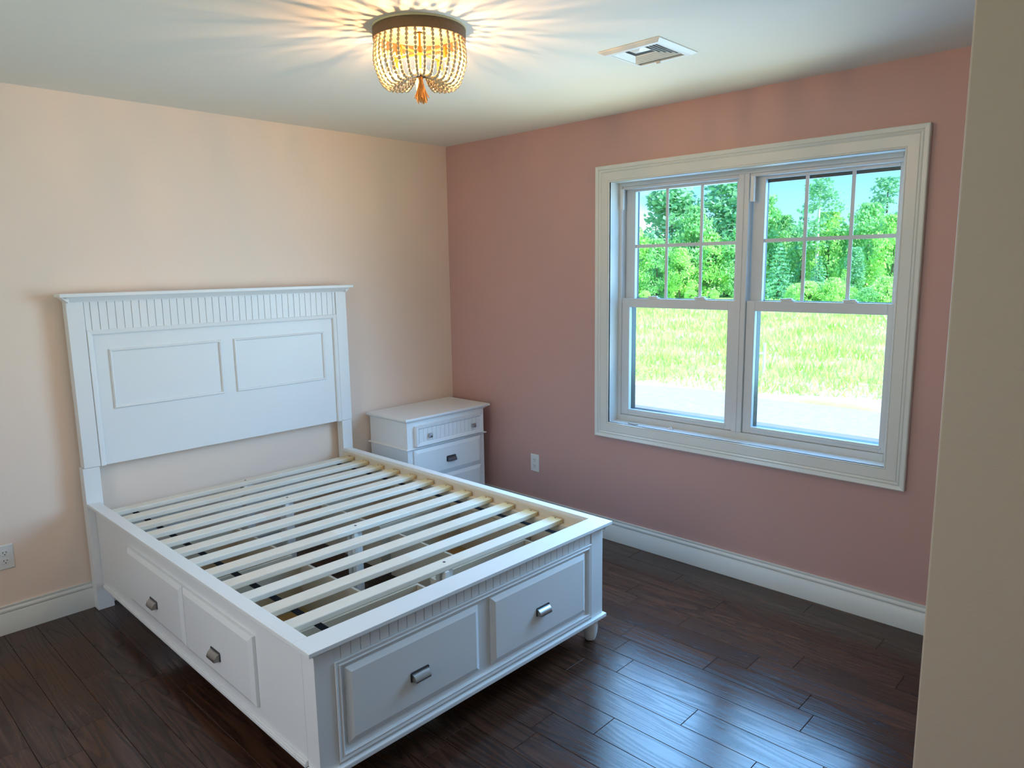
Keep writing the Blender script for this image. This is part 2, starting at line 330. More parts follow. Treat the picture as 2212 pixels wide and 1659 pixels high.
# floor: every plank a piece
fl = struct('floor', bx(XL-.12, .16, YB-.12, .12, -.06, -.013), M['subfloor'], 'dark brown glossy oak plank floor', 'floor')
fixed = {0: [-2.256, -3.2415], 1: [-2.0965, -2.624, -3.08], 2: [-2.908], 3: [-2.426], 5: [-2.2725], 7: [-2.083], 11: [-.89], 13: [-1.03], 14: [-1.18],
         -2: [-2.10, -2.504, -2.894], -3: [-2.631], -4: [-1.952, -2.24, -2.767]}
for c in range(-9, 27):
    xb = -1.03-.125*c; xa = xb-.125
    xb = min(xb, -.001); xa = max(xa, XL)
    if xb-xa < .01: continue
    js = sorted(fixed.get(c, []))
    cuts = [0.0] + [j for j in js]
    ys = [0.0]; y = 0.0; fx = sorted(js, reverse=True)
    rnd = random.Random(100+c)
    while y > YB:
        nxt = [j for j in fx if j < y-.2]
        if fx and nxt:
            gap = y-nxt[0]; n = max(1, round(gap/1.0)); step = gap/n
            for i in range(1, n+1): ys.append(y-step*i+(rnd.uniform(-.12, .12) if i < n else 0))
            y = nxt[0]
        else:
            y -= rnd.uniform(.65, 1.25) if y < 0 or fx else rnd.uniform(.3, 1.1)
            ys.append(max(y, YB))
    for a, b in zip(ys[:-1], ys[1:]):
        if a-b < .05: continue
        x0, x1, y0, y1 = xa+.0005, xb-.0005, b+.0005, a-.0005
        d = .0012
        MB().add([(x0,y0,-.013),(x1,y0,-.013),(x1,y1,-.013),(x0,y1,-.013),(x0,y0,-d),(x1,y0,-d),(x1,y1,-d),(x0,y1,-d),(x0+d,y0+d,0),(x1-d,y0+d,0),(x1-d,y1-d,0),(x0+d,y1-d,0)],
                 [(0,3,2,1),(8,9,10,11)]+[(j+i, j+(i+1) % 4, j+4+(i+1) % 4, j+4+i) for j in (0, 4) for i in range(4)]).build('plank', M['plank'], fl)

# baseboards
BP = [(0, 0), (.016, 0), (.016, .094), (.0135, .097), (.012, .100), (.0145, .104), (.0155, .110), (.0135, .116), (.010, .119), (.0085, .122), (.010, .125), (.009, .1322), (0, .1322)]
def baseboard(name, fn, a0, a1, label):
    struct(name, MB().extrude(BP, fn, a0, a1), M['trim'], label, 'baseboard', smooth=True, ang=50)
baseboard('baseboard_back', lambda a, h, z: (a, -h, z), XL, -.0, 'white moulded baseboard along the cream back wall')
baseboard('baseboard_right', lambda a, h, z: (-h, a, z), YF, -.016, 'white moulded baseboard along the pink window wall')
baseboard('baseboard_left', lambda a, h, z: (XL+h, a, z), YB, -.016, 'white baseboard along the left wall, outside the picture')
baseboard('baseboard_front', lambda a, h, z: (a, YF+h, z), EX+.13, -.016, 'white baseboard along the near end wall, hidden from view')

# ------------------------------------------------------------------ window
win = empty('window_1', (0.1, -2.125, .722)); tag(win, 'white double window with two sliding sashes each side, over the meadow', 'window', kind='structure')
def wpart(name, mb, m, parent=None, **k):
    o = mb.build(name, m, parent or win, **k)
    if parent is None: o.matrix_parent_inverse = Matrix.Translation((-.1, 2.125, -.722))
    return o
CP = [(0, 0), (0, .011), (.004, .014), (.008, .012), (.010, .0145), (.052, .0175), (.055, .0145), (.058, .0185), (.064, .021), (.069, .018), (.071, .022), (.086, .026), (.090, .024), (.090, 0)]
for i in range(4):
    wpart('window_casing', MB().ring_side(i, -2.874, -1.376, .722, 2.082, CP, leftX(0.0)), M['trim'], smooth=True, ang=35)
# jamb extension boards lining the opening
wpart('jamb_board', bx(-.010, .085, -1.376, -1.362, .708, 2.096), M['trim'])
wpart('jamb_board', bx(-.010, .085, -2.888, -2.874, .708, 2.096), M['trim'])
wpart('head_board', bx(-.010, .085, -2.874, -1.376, 2.082, 2.096), M['trim'])
wpart('window_sill', bx(-.010, .085, -2.874, -1.376, .708, .722), M['trim'])
# vinyl main frame
fr = MB()
fr.box(.085, .165, -1.394, -1.362, .708, 2.096).box(.085, .165, -2.888, -2.842, .708, 2.096)
fr.box(.085, .165, -2.842, -1.394, 2.062, 2.096).box(.085, .165, -2.842, -1.394, .708, .756)
fr.box(.092, .165, -2.842, -1.394, 2.046, 2.062)
wpart('window_frame', fr, M['vinyl'], bevel=.002)
mu = bx(.083, .165, -2.152, -2.096, .756, 2.062).box(.080, .083, -2.1265, -2.1215, .756, 2.062)
wpart('mullion_post', mu, M['vinyl'], bevel=.0015)
for (yo0, yo1, yl0, yl1, m1, m2, mh) in ((-1.409, -2.096, -1.4576, -2.067, -1.658, -1.868, 1.7306), (-2.168, -2.842, -2.2173, -2.8209, -2.417, -2.6275, 1.735)):
    # upper sash (outer track)
    us = MB().box(.125, .150, yl0, yo0+.012, 1.40, 2.064).box(.125, .150, yo1, yl1, 1.40, 2.064).box(.125, .150, yl1, yl0, 2.032, 2.064).box(.125, .150, yl1, yl0, 1.385, 1.43)
    s = wpart('upper_sash', us, M['vinyl'], bevel=.0015)
    wpart('glass_pane', bx(.137, .140, yl1, yl0, 1.43, 2.032), M['glass'], s)
    wpart('muntin', bx(.1335, .1368, m1-.0085, m1+.0085, 1.43, 2.032), M['vinyl'], s)
    wpart('muntin', bx(.1335, .1368, m2-.0085, m2+.0085, 1.43, 2.032), M['vinyl'], s)
    for a, b in ((yl1, m2-.0085), (m2+.0085, m1-.0085), (m1+.0085, yl0)):
        wpart('muntin', bx(.1335, .1368, a, b, mh-.009, mh+.009), M['vinyl'], s)
for (y0, y1, g0, g1, locks) in ((-1.392, -2.094, -1.4434, -2.0517, (-1.600, -1.893)), (-2.154, -2.841, -2.1997, -2.8155, (-2.36, -2.655))):
    ls = MB().box(.095, .122, g0, y0, .757, 1.438).box(.095, .122, y1, g1, .757, 1.438).box(.095, .122, g1, g0, 1.3875, 1.438).box(.095, .122, g1, g0, .757, .791)
    ls.box(.091, .096, g1-.01, g0+.01, .775, .783)
    s = wpart('lower_sash', ls, M['vinyl'], bevel=.002)
    wpart('glass_pane', bx(.108, .111, g1, g0, .791, 1.3875), M['glass'], s)
    for ly in locks:
        wpart('sash_lock', bx(.094, .122, ly-.030, ly+.030, 1.438, 1.446).box(.098, .116, ly-.022, ly+.012, 1.446, 1.454).box(.090, .100, ly-.002, ly+.034, 1.446, 1.452), M['plastic'], s, bevel=.002)
    wpart('outer_frame', MB().ring(g1, g0, .791, 1.3875, [(0, 0), (0, .043), (.035, .043), (.035, 0)], rightX(.1225)), M['black'])
for (a, b) in ((-2.067, -1.4576), (-2.8209, -2.2173)):
    wpart('outer_frame', MB().ring(a, b, 1.44, 2.032, [(0, 0), (0, .016), (.03, .016), (.03, 0)], rightX(.1505)), M['black'])
wpart('screen_rail', bx(.152, .168, -2.8209, -2.2173, 2.0165, 2.04), M['black'])
wpart('balance_cover', bx(.078, .093, -1.406, -1.386, 1.935, 2.050), M['plastic'], bevel=.003)
wpart('balance_cover', bx(.078, .093, -2.180, -2.160, 1.925, 2.050), M['plastic'], bevel=.003)

# second window, added unseen in the left wall to carry the side fill
w2 = empty('added_window_2', (XL, -2.10, .72)); tag(w2, 'white window added in the left wall to carry fill light, outside the picture', 'window', kind='structure')
w2i = Matrix.Translation((-XL, 2.10, -.72))
for nm, mb, mt in [('window_casing', MB().ring(-2.65, -1.55, .72, 2.08, CP, rightX(XL)), M['trim']),
                   ('sash', MB().ring(-2.65, -1.55, .72, 2.08, [(0, 0), (0, .04), (.045, .04), (.045, 0)], rightX(XL-.09), sign=-1).box(XL-.09, XL-.05, -2.61, -1.59, 1.38, 1.43), M['vinyl']),
                   ('glass_pane', bx(XL-.072, XL-.069, -2.605, -1.595, .765, 2.035), M['glass'])]:
    o = mb.build(nm, mt, w2); o.matrix_parent_inverse = w2i

# ------------------------------------------------------------------ bed
TH = -0.0029
bed = empty('storage_bed', (-2.4051, -2.0751, 0), TH)
tag(bed, 'white storage bed with panelled headboard and bare slats, no mattress', 'bed')
WH = M['bed']
# headboard
hb = bx(.074, 1.422, 2.0136, 2.034, .711, 1.500).build('headboard', WH, bed)
HBOX = lambda *a, **k: bx(*a)
for x0, x1, xl0, xl1 in ((.004, .0745, -.004, .069), (1.4215, 1.4925, 1.4215, 1.489)):
    p = MB().box(x0, x1, 2.0016, 2.0585, .7125, 1.5).box(xl0, xl1, 2.0018, 2.0585, 0, .7113)
    p.build('headboard_post', WH, hb, bevel=.0015)
cp = bx(-.026, 1.527, 1.9655, 2.0585, 1.5195, 1.5360)
ch = MB()
hp = [(.034, 1.5195), (.010, 1.5195), (.013, 1.5145), (.026, 1.5035), (.028, 1.4995), (.0335, 1.4985), (.034, 1.4945), (.06, 1.4945), (.06, 1.5195)]
ch.extrude([(2.0016-.036+h-.0, z) for h, z in hp], lambda a, y, z: (a, y, z), .001, 1.4975)
for sx, x in ((-1, .004), (1, 1.4925)):
    ch.extrude([(x+sx*(.030-h) if h < .06 else x-sx*.01, z) for h, z in hp], lambda a, q, z: (q, a, z), 1.983, 2.0585)
cpo = cp.build('headboard_cap', WH, hb, bevel=.002)
ch.build('cap_moulding', WH, hb, smooth=True, ang=30)
e = [.0765, .103]+[.103+.03608*i for i in range(1, 37)]+[1.4205]
for a, b in zip(e[:-1], e[1:]):
    bx(a+.0011, b-.0011, 2.0075, 2.0140, 1.362, 1.4965).build('beadboard_strip', WH, hb, bevel=.0010, seg=1)
fm = [(0, 0), (0, .012), (.003, .0145), (.019, .0125), (.024, .0095), (.0245, 0)]
f3 = MB()
for i in (1, 2, 3): f3.ring_side(i, .0765, 1.4205, .662, 1.3635, fm, frontY(2.0138), sign=-1)
# side pieces stop at the lower edge of the panel
f3.v = [(x, y, max(z, .711)) for x, y, z in f3.v]
f3.build('frame_moulding', WH, hb)
pm = [(0, 0), (.001, .006), (.004, .009), (.008, .0095), (.012, .006), (.013, 0)]
for a0, a1 in ((.165, .711), (.780, 1.3325)):
    MB().ring(a0+.013, a1-.013, .9775+.013, 1.2675-.013, pm, frontY(2.0138)).build('panel_moulding', WH, hb, smooth=True, ang=35)
bx(.069, 1.4215, 2.035, 2.055, .30, .46).build('lower_rail', WH, hb)

# side rails
for side in (0, 1):
    X = (lambda x: x) if side == 0 else (lambda x: 1.4630-x)
    def B(x0, x1, *r):
        a, b = sorted((X(x0), X(x1))); return bx(a, b, *r)
    rail = B(.030, .050, .10, 1.998, .118, .5247).build('side_rail', WH, bed)
    B(.0, .0515 if side == 0 else .0425, .096, 2.000, .5247, .5387).build('rail_cap', WH, rail, bevel=.0015)
    B(.020, .030, .10, 1.995, .5155, .5247).build('cap_moulding', WH, rail, bevel=.003)
    B(.018, .030, .10, 1.972, .1175, .131).box(*sorted((X(.022), X(.030))), .10, 1.972, .131, .137).build('rail_moulding', WH, rail, bevel=.002)
    B(.050, .0505, .10, 1.998, .14, .5247).build('rail_lining', M['bed_in'], rail)
    B(.0505, .078, .10, 1.998, .462, .488).build('slat_ledger', M['bed_in'], rail, bevel=.001)

# cup handle in (a,b,h)
def cup(name, fn, a, b, parent, w=.039, scale=1.0):
    pl = [(-.0390, -.0155), (-.0390, .0125), (-.0355, .0165), (.0355, .0165), (.0390, .0125), (.0390, -.0155), (.0365, -.0180), (-.0365, -.0180)]
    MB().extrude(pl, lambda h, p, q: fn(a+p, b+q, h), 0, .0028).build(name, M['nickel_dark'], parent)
    ho = [(.002, .0098), (.006, .0096), (.0105, .0072), (.0165, .0010), (.0210, -.0065), (.0225, -.0130), (.0220, -.0160), (.002, -.0160)]
    m = MB()
    n = len(ho); vs = []
    for sx in (-1, 1): vs += [fn(a+sx*(.0345-.0016*(h > .006)-.0012*(h > .02)), b+q, h) for h, q in ho]
    m.add(vs, [(i, (i+1) % n, n+(i+1) % n, n+i) for i in range(n)]+[tuple(range(n))[::-1], tuple(range(n, 2*n))])
    return m

def drawer(fn, a0, a1, b0, b1, box, label_handle=True):
    he, hf = (.0065, .0155) if box[5] == 'f' else (.012, .020)
    d = MB().raised(a0, a1, b0, b1, he, hf, .019, fn).build('drawer', WH, bed, bevel=.0015)
    m = cup('handle_plate', lambda a, b, h: fn(a, b, h+hf-.0002), (a0+a1)/2, (b0+b1)/2-.012 if box[5] == 'f' else (b0+b1)/2-.036, d)
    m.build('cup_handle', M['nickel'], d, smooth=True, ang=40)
    x0, x1, y0, y1, z, _ = box
    bxm = MB(); t = .011; zt = .405; zb = .185
    bxm.box(x0, x0+t, y0, y1, zb, zt).box(x1-t, x1, y0, y1, zb, zt).box(x0+t, x1-t, y0, y0+t, zb, zt).box(x0+t, x1-t, y1-t, y1, zb, zt)
    bxm.build('drawer_box', M['ply'], d)
    bx(x0+t, x1-t, y0+t, y1-t, zb+.006, zb+.011).build('drawer_bottom', M['tan'], d)
    return d
dl = leftX(.030)
drawer(dl, .966, 1.551, .1915, .4400, (.052, .50, 1.00, 1.52, 0, 's'))
drawer(dl, .397, .9555, .1870, .4400, (.052, .50, .43, .925, 0, 's'))
dr_ = rightX(1.433)
drawer(dr_, .966, 1.551, .1915, .4400, (.963, 1.411, 1.00, 1.52, 0, 's'))
drawer(dr_, .397, .9555, .1870, .4400, (.963, 1.411, .43, .925, 0, 's'))

# footboard
fb = bx(.035, 1.428, .038, .056, .118, .5247).build('footboard', WH, bed)
bx(.0, 1.463, .0, .096, .5247, .5387).build('footboard_cap', WH, fb, bevel=.0015)
cv = MB()
cpf = [(.034, .5247), (.012, .5247), (.014, .5205), (.027, .508), (.034, .506)]
cv.extrude([(.034-.034+h, z) for h, z in cpf], lambda a, y, z: (a, y, z), .013, 1.450)
for s in (0, 1):
    q = (lambda h: h) if s == 0 else (lambda h: 1.463-h)
    cv.extrude([(q(h), z) for h, z in cpf], lambda a, x, z: (x, a, z), .012, .100)
cv.build('cap_moulding', WH, fb)
for x0, x1 in ((.030, .0965), (1.3550, 1.4330)):
    bx(x0, x1, .030, .100, .118, .5247).build('corner_post', WH, fb, bevel=.0015)
bx(.016, 1.447, .016, .100, .1005, .118).build('base_moulding', WH, fb, bevel=.003)
e = [.0975, .1236]+[.1236+.03604*i for i in range(1, 34)]+[1.3540]
for a, b in zip(e[:-1], e[1:]):
    bx(a+.0009, b-.0009, .0335, .0382, .461, .5247).build('beadboard_strip', WH, fb, bevel=.0009, seg=1)
ff = [(0, 0), (0, .011), (.002, .0125), (.012, .0105), (.0165, .013), (.0185, .012), (.0195, 0)]
MB().ring(.0975, 1.3530, .1290, .4605, ff, frontY(.0382), sign=-1).build('frame_moulding', WH, fb)
fd = frontY(.0378)
drawer(fd, .1325, .6905, .1745, .4290, (.130, .690, .060, .375, 0, 'f'))
drawer(fd, .7530, 1.3100, .1680, .4300, (.755, 1.310, .060, .375, 0, 'f'))
for x in (.072, 1.391):
    MB().lathe([(.016, 0), (.021, .002), (.026, .014), (.031, .034), (.0335, .058), (.0325, .078), (.029, .092), (.025, .1005)], (x, .064, 0), 28).build('bun_foot', WH, bed, smooth=True, ang=40)

# slats, each with its screws
for k in range(12):
    y = .229+.149*k
    s = bx(.055, 1.4075, y, y+.063, .488, .5095).build('slat', M['slat'], bed, bevel=.003)
    for sx in (.066, 1.392)+((.735,) if k in (0, 4, 8, 11) else ()):
        MB().lathe([(.0038 if sx != .735 else .006, 0), (.0038 if sx != .735 else .006, .0007)], (sx, y+.034, .5093), 10).build('screw', M['hole'], s)
for x0 in (.152, 1.285):
    st = MB()
    st.box(x0, x0+.026, .15, 1.94, .4862, .4878)
    st.build('webbing_strap', M['strap'], bed)
for yc in (.255, .86, 1.455, 1.885):
    bx(.708, .762, yc-.010, yc+.010, .0, .487).box(.708, .728, yc-.03, yc+.03, .0, .487).build('slat_support', WH, bed, bevel=.002)
bx(.560, .585, .40, 1.95, .05, .16).build('floor_stretcher', M['ply'], bed)

# ------------------------------------------------------------------ nightstand
ns = empty('nightstand', (-.412, -.22, 0)); tag(ns, 'white three drawer nightstand in the corner between headboard and pink wall', 'nightstand')
NI = Matrix.Translation((.412, .22, 0))
def np_(name, mb, m, parent=None, **k):
    o = mb.build(name, m, parent or ns, **k)
    if parent is None: o.matrix_parent_inverse = NI
    return o
np_('carcass', bx(-.744, -.098, -.4125, -.034, .085, .702), WH, bevel=.002)
np_('top_board', bx(-.769, -.0585, -.4387, -.030, .7125, .7275), WH, bevel=.003)
tp = [(0, .700), (.0, .7125), (.020, .7125), (.017, .708), (.006, .702), (.004, .698), (0, .698)]
np_('top_moulding', MB().ring(-.744, -.098, -.4125, -.034, [(d, z) for d, z in tp], lambda a, b, h: (a, b, h)), WH)
bp = [(0, .5385), (.012, .5365), (.015, .533), (.012, .529), (0, .527)]
np_('waist_moulding', MB().ring(-.744, -.098, -.4125, -.034, bp, lambda a, b, h: (a, b, h)), WH, smooth=True, ang=60)
np_('base_moulding', MB().ring(-.744, -.098, -.4125, -.034, [(0, .085), (.014, .085), (.014, .115), (.006, .122), (0, .122)], lambda a, b, h: (a, b, h)), WH)
for x in (-.715, -.127):
    for y in (-.385, -.062):
        np_('foot', MB().lathe([(.018, 0), (.026, .02), (.030, .05), (.026, .085)], (x, y, 0), 18), WH, smooth=True)
nf = frontY(.0-.4125+.0)
nfy = lambda a, b, h: (a, -.4125-h, b)
d1 = np_('drawer', MB().raised(-.690, -.128, .547, .674, .018, .0185, .001, nfy), WH, bevel=.001)
np_('drawer_frame', MB().ring(-.690, -.128, .547, .674, [(0, 0), (0, .010), (.017, .0065), (.022, .001), (.022, 0)], lambda a, b, h: (a, -.4310-h, b), sign=-1), WH, d1)
n = 15; xa, xb = -.667, -.151
for i in range(n):
    w = (xb-xa)/n; np_('beadboard_strip', bx(xa+w*i+.0008, xa+w*(i+1)-.0008, -.4335, -.4308, .570, .651), WH, d1, bevel=.0008, seg=1)
for x in (-.586, -.218):
    np_('knob', MB().raised(x-.013, x+.013, .592, .618, .012, .017, .009, lambda a, b, h: (a, -.4405-h, b)).box(x-.006, x+.006, -.4405, -.4335, .599, .611), M['nickel'], d1, bevel=.0008)
for b0, b1 in ((.334, .522), (.136, .325)):
    d = np_('drawer', MB().raised(-.702, -.137, b0, b1, .010, .017, .022, nfy), WH, bevel=.0015)
    m = cup('handle_plate', lambda a, b, h: (a, -.4293-h, b), -.4085, (b0+b1)/2-.004, d)
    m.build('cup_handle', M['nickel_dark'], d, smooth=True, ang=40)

# ------------------------------------------------------------------ outlets and switch
def outlet(name, fn, a, b, label):
    o = empty(name, fn(a, b, 0)); tag(o, label, 'outlet')
    inv = Matrix.Translation(-Vector(fn(a, b, 0)))
    def pt(nm, mb, m, par=None, **k):
        q = mb.build(nm, m, par or o, **k)
        if par is None: q.matrix_parent_inverse = inv
        return q
    pt('cover_plate', MB().raised(a-.035, a+.035, b-.0575, b+.0575, .003, .006, .004, fn), M['plastic'], bevel=.001)
    for s in (1, -1):
        cb = b+s*.0195
        poly = [(.0145*cos(t), .0145*sin(t)*1.0) for t in [2*pi*i/24 for i in range(24)]]
        poly = [(max(-.0172, min(.0172, p*1.28)), max(-.0142, min(.0142, q))) for p, q in poly]
        r = pt('receptacle', MB().extrude(poly, lambda h, p, q: fn(a+p, cb+q, h), .005, .0078), M['plastic'], bevel=.0008)
        pt('slot', MB().raised(a-.0078, a-.0052, cb+.0005, cb+.0085, .0003, .0004, .0001, lambda p, q, h: fn(p, q, h+.0078)), M['hole'], r)
        pt('slot', MB().raised(a+.0052, a+.0076, cb+.0012, cb+.0078, .0003, .0004, .0001, lambda p, q, h: fn(p, q, h+.0078)), M['hole'], r)
        pt('ground_hole', MB().extrude([(.0026*cos(2*pi*i/10), .0026*sin(2*pi*i/10)) for i in range(10)], lambda h, p, q: fn(a+p, cb-.0062+q, h), .0078, .0082), M['hole'], r)
    pt('plate_screw', MB().extrude([(.0024*cos(2*pi*i/10), .0024*sin(2*pi*i/10)) for i in range(10)], lambda h, p, q: fn(a+p, b+q, h), .0058, .0068), M['plastic'])
    return o
outlet('wall_outlet', frontY(0), -2.7345, .359, 'white duplex outlet on the cream wall left of the bed')
outlet('wall_outlet', leftX(0), -.787, .3665, 'white duplex outlet on the pink wall between nightstand and window')
sw = empty('light_switch', (EX, -3.7168, 1.2225)); tag(sw, 'white light switch plate cut off by the right edge of the photo', 'light switch')
si = Matrix.Translation((-EX, 3.7168, -1.2225))
o = MB().raised(-3.7168-.035, -3.7168+.035, 1.2225-.0575, 1.2225+.0575, .003, .006, .004, leftX(EX)).build('cover_plate', M['plastic'], sw, bevel=.001); o.matrix_parent_inverse = si
o = MB().raised(-3.7168-.005, -3.7168+.005, 1.2225-.012, 1.2225+.012, .004, .012, .002, lambda a, b, h: (EX-.005-h, a, b)).build('toggle', M['plastic'], sw); o.matrix_parent_inverse = si

# little metal clip left on the sill
o = MB().tube([(.020, -1.495, .7265), (.012, -1.515, .7255), (.010, -1.545, .7255), (.014, -1.565, .7265)], .0028, 8).build('metal_clip', M['nickel'], None, smooth=True)
tag(o, 'small bent metal clip lying on the left end of the windowsill', 'clip')
o = MB().ball((.052, -1.757, .7285), .0075, .006).box(.044, .058, -1.772, -1.742, .722, .7275).build('plug_cap', M['plastic'], None, smooth=True)
tag(o, 'tiny white plastic cap lying mid windowsill below the left sash', 'cap')

# ------------------------------------------------------------------ ceiling vent
vn = empty('ceiling_vent', (-.855, -2.17, CH)); tag(vn, 'white square ceiling vent with angled louvres near the window wall', 'vent')
vi = Matrix.Translation((.855, 2.17, -CH))
def vp(name, mb, m, **k):
    o = mb.build(name, m, vn, **k); o.matrix_parent_inverse = vi; return o
X0, X1, Y0, Y1 = -.992, -.718, -2.307, -2.033
dn = lambda a, b, h: (a, b, CH-h)
vp('frame', MB().ring(X0+.035, X1-.035, Y0+.035, Y1-.035, [(0, 0), (0, .013), (.018, .013), (.035, .004), (.035, 0)], dn), M['vent'])
ia, ib, ja, jb = X0+.035, X1-.035, Y0+.035, Y1-.035
vp('duct', bx(ia, ib, ja, jb, CH-.0012, CH-.0004), M['vent_dark'])
# centre plate sits against the far left edge, five C shaped vanes wrap around it
cx0, cx1, cy0, cy1 = ia, ia+.068, -2.170-.034, -2.170+.034
vp('centre_plate', MB().raised(cx0, cx1, cy0, cy1, .002, .009, .026, lambda a, b, h: (a, b, CH-.004-h)), M['vent'])
for i in range(5):
    t = .012+.0205*i
    a1 = cx1+t; b0 = cy0-t*.66; b1 = cy1+t*.66
    pr = [(.0035, .0100), (.0095, .0138), (.0108, .0138), (.0108, .0128), (.005, .0092)]
    def cc(d): return [(ia, b0-d), (a1+d, b0-d), (a1+d, b1+d), (ia, b1+d)]
    nn = len(pr); vs = []
    for c in range(4): vs += [(cc(d)[c][0], cc(d)[c][1], CH-h) for d, h in pr]
    m = MB().add(vs, [(c*nn+j, c*nn+(j+1) % nn, (c+1)*nn+(j+1) % nn, (c+1)*nn+j) for c in range(3) for j in range(nn)]+[tuple(range(nn))[::-1], tuple(range(3*nn, 4*nn))])
    vp('vane', m, M['vent'])
vp('damper_lever', bx(X1-.040, X1-.030, -2.16, -2.145, CH-.022, CH-.010), M['vent'], bevel=.001)

# ------------------------------------------------------------------ beaded flush light
LX, LY, LR = -1.6696, -1.774, .1598
lp = empty('ceiling_light', (LX, LY, CH)); tag(lp, 'lit flush ceiling light of wooden bead strands with jute tassel', 'ceiling light')
li = Matrix.Translation((-LX, -LY, -CH))
def lpp(name, mb, m, parent=None, **k):
    o = mb.build(name, m, parent or lp, **k)
    if parent is None: o.matrix_parent_inverse = li
    return o
c0 = (LX, LY, 0)
lpp('ceiling_plate', MB().lathe([(LR+.002, 2.4398), (LR+.002, 2.4335), (.01, 2.4335)], c0, 48, cap=False).lathe([(LR-.006, 2.4334), (LR-.006, 2.428), (.01, 2.428)], c0, 48, cap=False), M['lamp_plate'], smooth=True, ang=30)
lpp('rim_band', MB().lathe([(LR-.006, 2.4325), (LR, 2.4325), (LR+.0006, 2.4150), (LR, 2.3980), (LR-.006, 2.3980), (LR-.006, 2.4325)], c0, 72, cap=False), M['rope'], smooth=True, ang=40)
vdir = math.atan2(LY+3.8164, LX+3.3645)       # horizontal direction of view, used to turn the gap in the swags away
NS = 34
for k in range(NS):
    a = 2*pi*k/NS+.05
    rel = (a-vdir+pi) % (2*pi)-pi
    if abs(rel) < .42 and abs(rel-.12) > .10: continue
    sag = .028+.022*abs(sin(rel))
    P = [(LR-.009, 2.397), (LR-.004, 2.365), (LR-.003, 2.33), (LR-.010, 2.300), (LR-.028, 2.300-sag*.85), (LR-.055, 2.300-sag*1.12), (.062, 2.300-sag*.75), (.022, 2.302)]
    # resample the strand evenly
    pts = []
    for i in range(len(P)-1):
        p0, p1, p2, p3 = P[max(i-1, 0)], P[i], P[i+1], P[min(i+2, len(P)-1)]
        for s in range(12):
            u = s/12
            f = lambda j: .5*((2*p1[j])+(-p0[j]+p2[j])*u+(2*p0[j]-5*p1[j]+4*p2[j]-p3[j])*u*u+(-p0[j]+3*p1[j]-3*p2[j]+p3[j])*u**3)
            pts.append((f(0), f(1)))
    pts.append(P[-1])
    m = MB(); acc = 0; nextd = .005; step = .0142
    for i in range(1, len(pts)):
        d = math.hypot(pts[i][0]-pts[i-1][0], pts[i][1]-pts[i-1][1])
        while acc+d >= nextd:
            u = (nextd-acc)/d; r = pts[i-1][0]+(pts[i][0]-pts[i-1][0])*u; z = pts[i-1][1]+(pts[i][1]-pts[i-1][1])*u
            tr, tz = (pts[i][0]-pts[i-1][0])/d, (pts[i][1]-pts[i-1][1])/d
            w = .0064 if r > .05 else .0045
            m.ball((LX+r*cos(a), LY+r*sin(a), z), w, .0073, 8, 5, axis=(tr*cos(a), tr*sin(a), tz))
            nextd += step
        acc += d
    lpp('bead_strand', m, M['bead'], smooth=True, ang=80)
lpp('hub', MB().lathe([(.004, 2.298), (.030, 2.297), (.034, 2.292), (.033, 2.287), (.026, 2.284), (.006, 2.283)], c0, 24), M['hub'], smooth=True, ang=40)
lpp('centre_stem', MB().lathe([(.004, 2.43), (.004, 2.31)], c0, 10), M['brass'])
FIL = []
for k in range(4):
    a = vdir+pi/4+k*pi/2+.12
    bxx, byy = LX+.112*cos(a), LY+.112*sin(a)
    s = lpp('bulb_socket', MB().lathe([(.009, .006), (.011, .0), (.011, -.030), (.008, -.032)], (bxx, byy, 2.356), 14).tube([(LX, LY, 2.359), (bxx, byy, 2.359)], .004, 6), M['brass'], smooth=True, ang=40)
    b_ = lpp('bulb', MB().lathe([(.006, 0), (.010, -.008), (.0125, -.018), (.0115, -.028), (.006, -.040), (.001, -.047)], (bxx, byy, 2.324), 12), M['bulb'], s, smooth=True, ang=60)
    FIL.append((bxx, byy))
for q, w in FIL:
    lpp('filament', MB().ball((q, w, 2.300), .0040, .012, 10, 8), M['filament'], smooth=True)
ts = MB(); rt = random.Random(3)
for i in range(70):
    a = rt.uniform(0, 2*pi); r1 = .020*math.sqrt(rt.random())+.002; zz = 2.196+rt.uniform(-.004, .010)+(.012 if r1 > .017 else 0)
    ts.tube([(LX+.006*cos(a), LY+.006*sin(a), 2.285), (LX+.007*cos(a), LY+.007*sin(a), 2.262), (LX+(.004+r1*.55)*cos(a), LY+(.004+r1*.55)*sin(a), 2.232), (LX+r1*1.15*cos(a+rt.uniform(-.2, .2)), LY+r1*1.15*sin(a), zz)], .0011, 4)
lpp('tassel', ts, M['jute'])
lpp('tassel_wrap', MB().lathe([(.0075, 2.283), (.0085, 2.277), (.0075, 2.268)], c0, 14), M['jute'], smooth=True)

# ------------------------------------------------------------------ outdoors
ZG = -1.8
struct('ground', MB().add([(-30, -120, ZG), (160, -120, ZG), (160, 160, ZG), (-30, 160, ZG)], [(0, 1, 2, 3)]), M['meadow'], 'sunlit lime green meadow beyond the road', 'meadow')
struct('road', bx(1.2, 11.4, -60, 90, ZG-.02, ZG+.02), M['asphalt'], 'pale grey road in front of the meadow', 'road')
rg = random.Random(5); sh = MB(); L_ = []
ys = [-60+2*i for i in range(76)]
for y in ys:
    edge = 13.9+.45*sin(y*.35)+.2*sin(y*1.1+1)
    L_ += [(11.4, y, ZG+.018), (edge, y, ZG+.008)]
sh.add(L_, [(2*i, 2*i+1, 2*i+3, 2*i+2) for i in range(len(ys)-1)])
struct('road_shoulder', sh, M['gravel'], 'white gravel shoulder between road and meadow', 'road shoulder')
